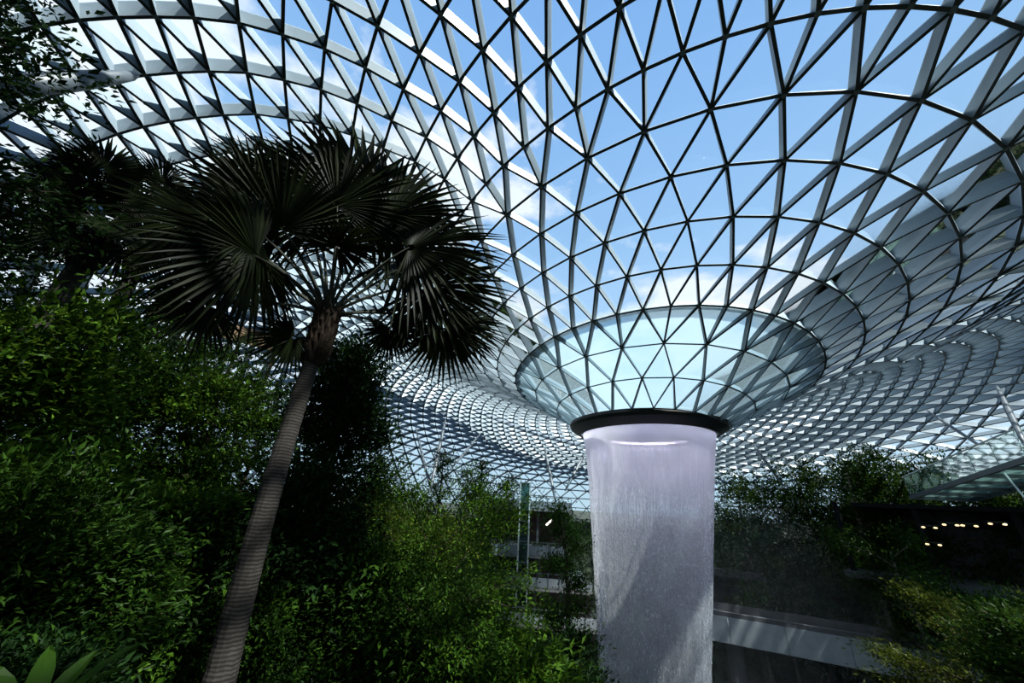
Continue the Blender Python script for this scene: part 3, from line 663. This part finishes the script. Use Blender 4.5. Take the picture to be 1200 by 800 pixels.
FR = [  # hub px, dist, tip px, dist, how far the fan faces the camera
 (330, 268, 6.3, 268, 150, 6.0, .75), (300, 235, 7.0, 225, 165, 7.2, .6), (395, 240, 6.2, 385, 140, 6.0, .7), (425, 232, 6.8, 470, 165, 7.0, .65),
 (455, 252, 6.2, 535, 205, 5.9, .65), (480, 290, 6.0, 592, 262, 5.7, .6), (470, 305, 7.2, 570, 285, 7.6, .5), (505, 335, 6.2, 604, 350, 6.1, .55),
 (520, 385, 6.4, 560, 440, 6.5, .7), (535, 378, 6.9, 600, 392, 7.0, .5), (458, 385, 6.7, 468, 425, 6.8, .6), (300, 300, 6.0, 175, 325, 5.7, .6),
 (240, 262, 6.3, 128, 255, 6.1, .65), (255, 300, 6.9, 150, 350, 7.0, .55), (243, 358, 6.3, 165, 372, 6.1, .7), (345, 395, 6.6, 305, 430, 6.6, .7),
  (395, 290, 6.0, 440, 255, 5.2, .5), (345, 225, 7.2, 320, 150, 7.5, .6),
 (500, 310, 6.9, 585, 320, 7.2, .5), (370, 260, 7.1, 350, 190, 7.4, .6), (300, 270, 6.0, 215, 215, 5.7, .6)]
palm('fan_palm', 'tall fan palm with a ringed grey trunk leaning right, in front of the dome', base_, pc, .185, .115, FR, seed=3)
# two smaller fan palms behind it on the left
pc = at(118, 278, 11); b0 = at(70, 350, 10.8); dirn = pc-b0; gz = float(ground(b0[0], b0[1])); b1 = b0 + dirn*((gz-b0[2])/dirn[2])*.9; b1[2] = float(ground(b1[0], b1[1]))
FR2 = [(95, 205, 10.8, 60, 165, 10.6, .6), (120, 200, 11, 140, 160, 11, .6), (85, 235, 10.6, 35, 225, 10.5, .6), (150, 240, 10.8, 200, 235, 10.6, .6),
       (90, 270, 10.6, 50, 300, 10.4, .6), (145, 290, 10.8, 175, 335, 10.7, .6), (110, 235, 10.3, 105, 190, 10.0, .5), (70, 215, 11.2, 30, 180, 11.4, .5), (125, 260, 10.3, 165, 290, 9.9, .4)]
palm('fan_palm', 'smaller fan palm with a brown slanting trunk behind the bright bushy tree', b1, pc, .22, .16, FR2, seed=5)
pc = at(185, 268, 13); b0 = pc + np.array([.3, .4, 0]); b0[2] = float(ground(b0[0], b0[1]))
FR3 = [(170, 215, 13, 150, 180, 13, .6), (190, 215, 13, 205, 185, 13, .6), (165, 240, 12.8, 125, 235, 12.6, .6), (205, 250, 13, 240, 255, 13, .6), (170, 275, 12.8, 140, 305, 12.6, .6), (200, 280, 12.7, 225, 310, 12.5, .5)]
palm('fan_palm', 'hindmost fan palm, half hidden by the left fans of the tall palm', b0, pc, .2, .15, FR3, seed=6)

# big strap-leaved plant in the bottom left corner
pp = at(14, 876, 3.4); rt = empty('strap_leaf_plant', tuple(pp), 'pale green strap-leaved plant in the bottom left corner', 'plant')
for k in range(9):
    az = k*.7; L = .55+.15*random.random(); d = np.array([math.cos(az)*.55, math.sin(az)*.55, .85]); s_ = np.array([-math.sin(az), math.cos(az), 0])
    V = []; F = []
    for i, t in enumerate(np.linspace(0, 1, 6)):
        c = d*L*t + np.array([0, 0, -1])*.35*L*t**2; w = .05*math.sin(PI*(.12+.86*t)); V += [c-s_*w+[0, 0, .01], c-np.array([0, 0, .012]), c+s_*w+[0, 0, .01]]
        if i: b = (i-1)*3; F += [(b, b+1, b+4, b+3), (b+1, b+2, b+5, b+4)]
    obj('leaf', fast_mesh('leaf', np.array(V), F), M['leaf_mid'], rt)
mb = MB(); mb.tube([(0, 0, -.9), (0, 0, .05)], [.04, .03], 6); mb.build('stem', M['petiole'], rt)

# ------------------------------------------------------------------ roof struts
def strut(label, a, b, r, split=None):
    a = np.array(a); b = np.array(b); root = empty('roof_strut', tuple(a), label, 'strut'); v = b-a
    t = np.linspace(0, 1, 9); mb = MB(); mb.tube(v*t[:, None]*.9+v*.05, r*(.55+.45*np.sin(PI*t)), 12); mb.build('shaft', M['strut'], root, smooth=True)
    for q in (0, 1):
        p0 = v*(0 if q == 0 else 1); p1 = v*(.06 if q == 0 else .94); mb = MB(); mb.tube([p0, p1], [r*.25, r*.58], 10); mb.build('end_cone', M['strut'], root)
strut('thin pale strut left of the crossing pair, above the feathery tree', at(505, 575, 40), at(487, 500, 46), .15)
strut('thick dark strut of the crossing pair beyond the far conifer', at(503, 580, 37), at(522, 492, 43), .2)
strut('pale strut of the crossing pair, leaning right', at(528, 550, 40), at(563, 508, 48), .15)
strut('strut rising left behind the roof of the terraced building', at(653, 596, 43), at(638, 524, 48), .18)
strut('strut rising right beside the falling water', at(662, 575, 43), at(686, 530, 47), .18)
strut('single pale strut right of the falling water', at(919, 570, 44), at(882, 520, 49), .16)
strut('long slanting strut above the tip of the glass footbridge', at(1172, 538, 34), at(1085, 480, 44), .10)
strut('thick dark strut at the right edge above the glass footbridge', at(1203, 525, 27), at(1168, 452, 33), .12)
strut('short slim strut left of the glass footbridge tip', at(1039, 563, 44), at(1030, 538, 47), .1)
strut('thick grey strut running from the overhanging tree to the roof, top left', at(-60, 108, 9.0), at(161, 88, 10.2), .17)

# ------------------------------------------------------------------ terraced building left of the water
def facing(p):    # z-rotation so that local -y looks at the camera
    return math.atan2(p[1], p[0]) - PI/2
def local(root, p): # world -> root local (root rotated about z)
    c, s = math.cos(-root.rotation_euler.z), math.sin(-root.rotation_euler.z); d = np.array(p)-np.array(root.location)
    return (d[0]*c-d[1]*s, d[0]*s+d[1]*c, d[2])
bc = at(632, 640, 40); bt = empty('terraced_building', (bc[0], bc[1], -12), 'grey terraced building with dark red bays between trees and waterfall', 'building'); bt.rotation_euler.z = facing(bc)
def slab(x0, x1, z, y0, y1, th, m='slab', name='terrace_slab'):
    mb = MB(); mb.box(((x0+x1)/2, (y0+y1)/2, z+12), (x1-x0, y1-y0, th)); return mb.build(name, M[m], bt)
def zat(y, d, x=632): return at(x, y, d)[2]
for i, (yy, x0, x1, y0, dd) in enumerate(((597, -6.5, 3.2, .5, 40), (652, -4.5, 2.6, -2.2, 38), (690, -3, 4.6, -3.6, 36.5), (735, -3.4, 4.8, -4.4, 35.5))):
    zf = zat(yy, dd); slab(x0, x1, zf, y0, 7, .28)
    pr = slab(x0, x1, zf+.42, y0, y0+.14, .75, 'concrete', 'parapet')
    mb = MB(); mb.box(((x0+x1)/2, y0+2.6, zf-1.6+12), (x1-x0, .2, 3.0)); mb.build('recessed_wall', M['red_wall'], bt)
    for k in range(4):
        xx = x0+.5+(x1-x0-1)*k/3; mb = MB(); mb.box((xx, y0+.8, zf-1.6+12), (.22, .22, 3.0)); mb.build('column', M['dark_concrete'], bt)
    mb = MB(); mb.beam((x0, y0-.02, zf+1.15+12), (x1, y0-.02, zf+1.15+12), .06, .06)
    for k in range(9):
        xx = x0+(x1-x0)*k/8; mb.beam((xx, y0-.02, zf+.2+12), (xx, y0-.02, zf+1.15+12), .05, .05, (0, 1, 0))
    mb.build('railing', M['strut'], bt)
l0 = local(bt, at(640, 615, 38)); l1 = local(bt, at(647, 609, 38.2)); mb = MB(); mb.beam(l0, l1, .14, .14); o = mb.build('strip_light', M['lamp_white'], bt); o['label'] = 'glowing strip light in the top bay'
# its glazed lift shaft
ms = at(613, 645, 37); root = empty('lift_shaft', (ms[0], ms[1], -10), 'slim pale glazed shaft rising in front of the terraced building', 'lift shaft'); root.rotation_euler.z = facing(ms)
zt = at(613, 566, 37)[2]+10; zb = 2.0
for sx_ in (-.45, .45):
    for sy_ in (-.45, .45):
        mb = MB(); mb.box((sx_, sy_, (zt+zb)/2), (.12, .12, zt-zb)); mb.build('post', M['gutter'], root)
for k in range(7):
    mb = MB(); mb.box((0, 0, zb+(zt-zb)*k/6), (1.0, 1.0, .10)); mb.build('floor_frame', M['strut'], root)
for s_ in (-.45, .45):
    mb = MB(); mb.box((s_, 0, (zt+zb)/2), (.03, .8, zt-zb)); mb.build('glass_pane', M['rail_glass'], root)
    mb = MB(); mb.box((0, s_, (zt+zb)/2), (.8, .03, zt-zb)); mb.build('glass_pane', M['rail_glass'], root)
# ochre parapet behind the lowest left fan
oc = at(262, 386, 21); o = empty('timber_parapet', tuple(oc), 'ochre timber parapet showing behind the lowest left palm fan', 'parapet'); o.rotation_euler.z = facing(oc)
for k in range(3):
    mb = MB(); mb.box((0, 0, -.28+.28*k), (5.2, .12, .24)); mb.build('board', M['timber'], o)
for k in range(4):
    mb = MB(); mb.box((-2.3+1.55*k, .15, -2.5), (.14, .14, 5.4)); mb.build('post', M['bark'], o)

# ------------------------------------------------------------------ viaduct and portal right of the water
vz = -7.0
def plane_pt(x, y, z): r = ray(x, y); return r*z/r[2]
A = plane_pt(829, 719, vz); B = plane_pt(1048, 756, vz); dv = (B-A)/np.linalg.norm(B-A)
vr = empty('viaduct', (A[0], A[1], -16), 'pale concrete viaduct girder crossing the valley right of the waterfall', 'viaduct')
def vpt(s, off, z): n_ = np.array([-dv[1], dv[0], 0]); p = A + dv*s + n_*off; return (p[0]-A[0], p[1]-A[1], z+16)
seg_edges = np.linspace(-2.2, 26, 9)
for k in range(8):      # girder segments with open joints
    mb = MB(); s0, s1 = seg_edges[k]+.015, seg_edges[k+1]-.015
    P = [vpt(s, o_, z) for s in (s0, s1) for o_, z in ((0, vz), (0.05, vz-1.62), (.5, vz-1.75), (3.4, vz-1.75), (3.8, vz), (.35, vz), (.35, vz-.7), (3.4, vz-.7))]
    n = 6
    loop = [0, 1, 2, 3, 4, 7, 6, 5]
    F = [tuple(loop[::-1]), tuple(8+i for i in loop)]
    for i in range(8): a_, b_ = loop[i], loop[(i+1) % 8]; F.append((a_, b_, 8+b_, 8+a_))
    mb.add(P, F); mb.build('girder_segment', M['concrete'], vr)
mb = MB(); a_, b_ = vpt(-2.2, .18, vz+.14), vpt(26, .18, vz+.14); mb.beam(a_, b_, .30, .30); o = mb.build('coping', M['dark_concrete'], vr); o['label'] = 'dark strip along the top of the girder'
mb = MB(); mb.beam(vpt(-2.2, .6, vz+.5), vpt(26, .6, vz+.5), .05, .5); mb.build('guard_panel', M['dark_concrete'], vr)
for s in (1.5, 12, 22):
    mb = MB(); c = vpt(s, 1.9, -12.5); mb.tube([(c[0], c[1], -1.0), (c[0], c[1], 7.3)], [.6, .6], 16); mb.build('pier', M['dark_concrete'], vr, smooth=True)
pl = A + dv*1.5 + np.array([-dv[1], dv[0], 0])*6.5
po = empty('tunnel_portal', (pl[0], pl[1], -8), 'dark concrete tunnel portal behind the left end of the viaduct', 'portal'); po.rotation_euler.z = math.atan2(dv[1], dv[0])
mb = MB(); mb.box((0, 0, 3.2), (6.4, 1.6, .5)); mb.build('lintel', M['dark_concrete'], po)
for s_ in (-3.0, 1.9): mb = MB(); mb.box((s_, 0, .5), (.5, 1.6, 5)); mb.build('jamb', M['dark_concrete'], po)
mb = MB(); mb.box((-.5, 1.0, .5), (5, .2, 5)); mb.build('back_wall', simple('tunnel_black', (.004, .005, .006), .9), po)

# ------------------------------------------------------------------ glass footbridge at right
fa, fb = at(1066, 581, 40), at(1240, 522, 29)
fr_ = empty('glass_footbridge', tuple(fa), 'glass-floored footbridge with glass railings entering at the right edge', 'footbridge')
dvb = fb-fa; L = np.linalg.norm(dvb); ub = dvb/L; sb = np.cross(ub, [0, 0, 1]); sb /= np.linalg.norm(sb)
if sb@fa < 0: sb = -sb      # away from the camera
nseg = 7
for k in range(nseg):
    s0, s1 = L*k/nseg+.03, L*(k+1)/nseg-.03; wd = 3.2
    mb = MB(); mb.add([ub*s0, ub*s1, ub*s1+sb*wd, ub*s0+sb*wd, ub*s0+[0, 0, .05], ub*s1+[0, 0, .05], ub*s1+sb*wd+[0, 0, .05], ub*s0+sb*wd+[0, 0, .05]],
        [(3, 2, 1, 0), (4, 5, 6, 7), (0, 1, 5, 4), (1, 2, 6, 5), (2, 3, 7, 6), (3, 0, 4, 7)]); mb.build('floor_panel', M['rail_glass'], fr_)
    for o_ in (0, wd):
        mb = MB(); q0, q1 = ub*s0+sb*o_, ub*s1+sb*o_; u_ = np.array([0, 0, 1.25]); t_ = sb*.03
        mb.add([q0, q1, q1+u_, q0+u_, q0+t_, q1+t_, q1+u_+t_, q0+u_+t_], [(3, 2, 1, 0), (4, 5, 6, 7), (0, 1, 5, 4), (1, 2, 6, 5), (2, 3, 7, 6), (3, 0, 4, 7)]); mb.build('rail_panel', M['rail_glass'], fr_)
    mb = MB(); mb.beam(ub*s0-[0, 0, .12], ub*s0+sb*wd-[0, 0, .12], .12, .2); mb.build('cross_beam', M['strut'], fr_)
for o_ in (0, 3.2):
    mb = MB(); mb.beam(sb*o_-[0, 0, .12], ub*L+sb*o_-[0, 0, .12], .14, .26); mb.build('edge_beam', M['strut'], fr_)
    mb = MB(); mb.beam(sb*o_+[0, 0, 1.28], ub*L+sb*o_+[0, 0, 1.28], .07, .06); mb.build('handrail', M['gutter'], fr_)
mb = MB(); mb.beam(ub*L*.72+[0, 0, -.4], ub*L*.80+[0, 0, -3.0], .06, .06); mb.build('hanger', M['gutter'], fr_)

# dark pavilion under the footbridge with paired lamps
pv = at(1140, 620, 40); pvr = empty('pavilion', (pv[0], pv[1], -6), 'dark pavilion under the glass footbridge, deep in shade', 'pavilion'); pvr.rotation_euler.z = facing(pv)
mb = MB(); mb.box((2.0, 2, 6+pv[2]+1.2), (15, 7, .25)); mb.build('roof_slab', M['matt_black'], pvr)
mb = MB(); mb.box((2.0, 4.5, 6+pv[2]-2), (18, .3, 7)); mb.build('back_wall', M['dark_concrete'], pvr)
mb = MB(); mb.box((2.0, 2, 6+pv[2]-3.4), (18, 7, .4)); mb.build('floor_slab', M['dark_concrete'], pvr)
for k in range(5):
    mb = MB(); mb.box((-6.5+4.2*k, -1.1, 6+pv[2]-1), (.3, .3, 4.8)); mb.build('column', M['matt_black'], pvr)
LP = [((1089, 618), 'first pair of warm lamps, left end of the upper row in the pavilion'), ((1114, 615), 'second pair of warm lamps in the upper pavilion row'), ((1136, 616), 'third, faint pair of warm lamps in the upper pavilion row'),
      ((1169, 614), 'rightmost pair of warm lamps in the upper pavilion row'), ((1094, 638), 'lone lower pair of warm lamps in the pavilion')]
for (x, y), lb in LP:
    c = at(x, y, 37.6); ro = empty('paired_lamp', tuple(c), lb, 'lamp', 'paired warm lamps in the pavilion'); ro.rotation_euler.z = facing(c)
    mb = MB(); mb.box((0, .06, .12), (.85, .08, .05)); mb.build('bracket', M['black_rim'], ro)
    for s_ in (-.27, .27):
        mb = MB(); mb.lathe([(.01, -.05), (.07, -.04), (.10, 0), (.08, .04), (.02, .06)], 10, (s_, 0, 0)); mb.build('bulb', M['lamp'], ro)
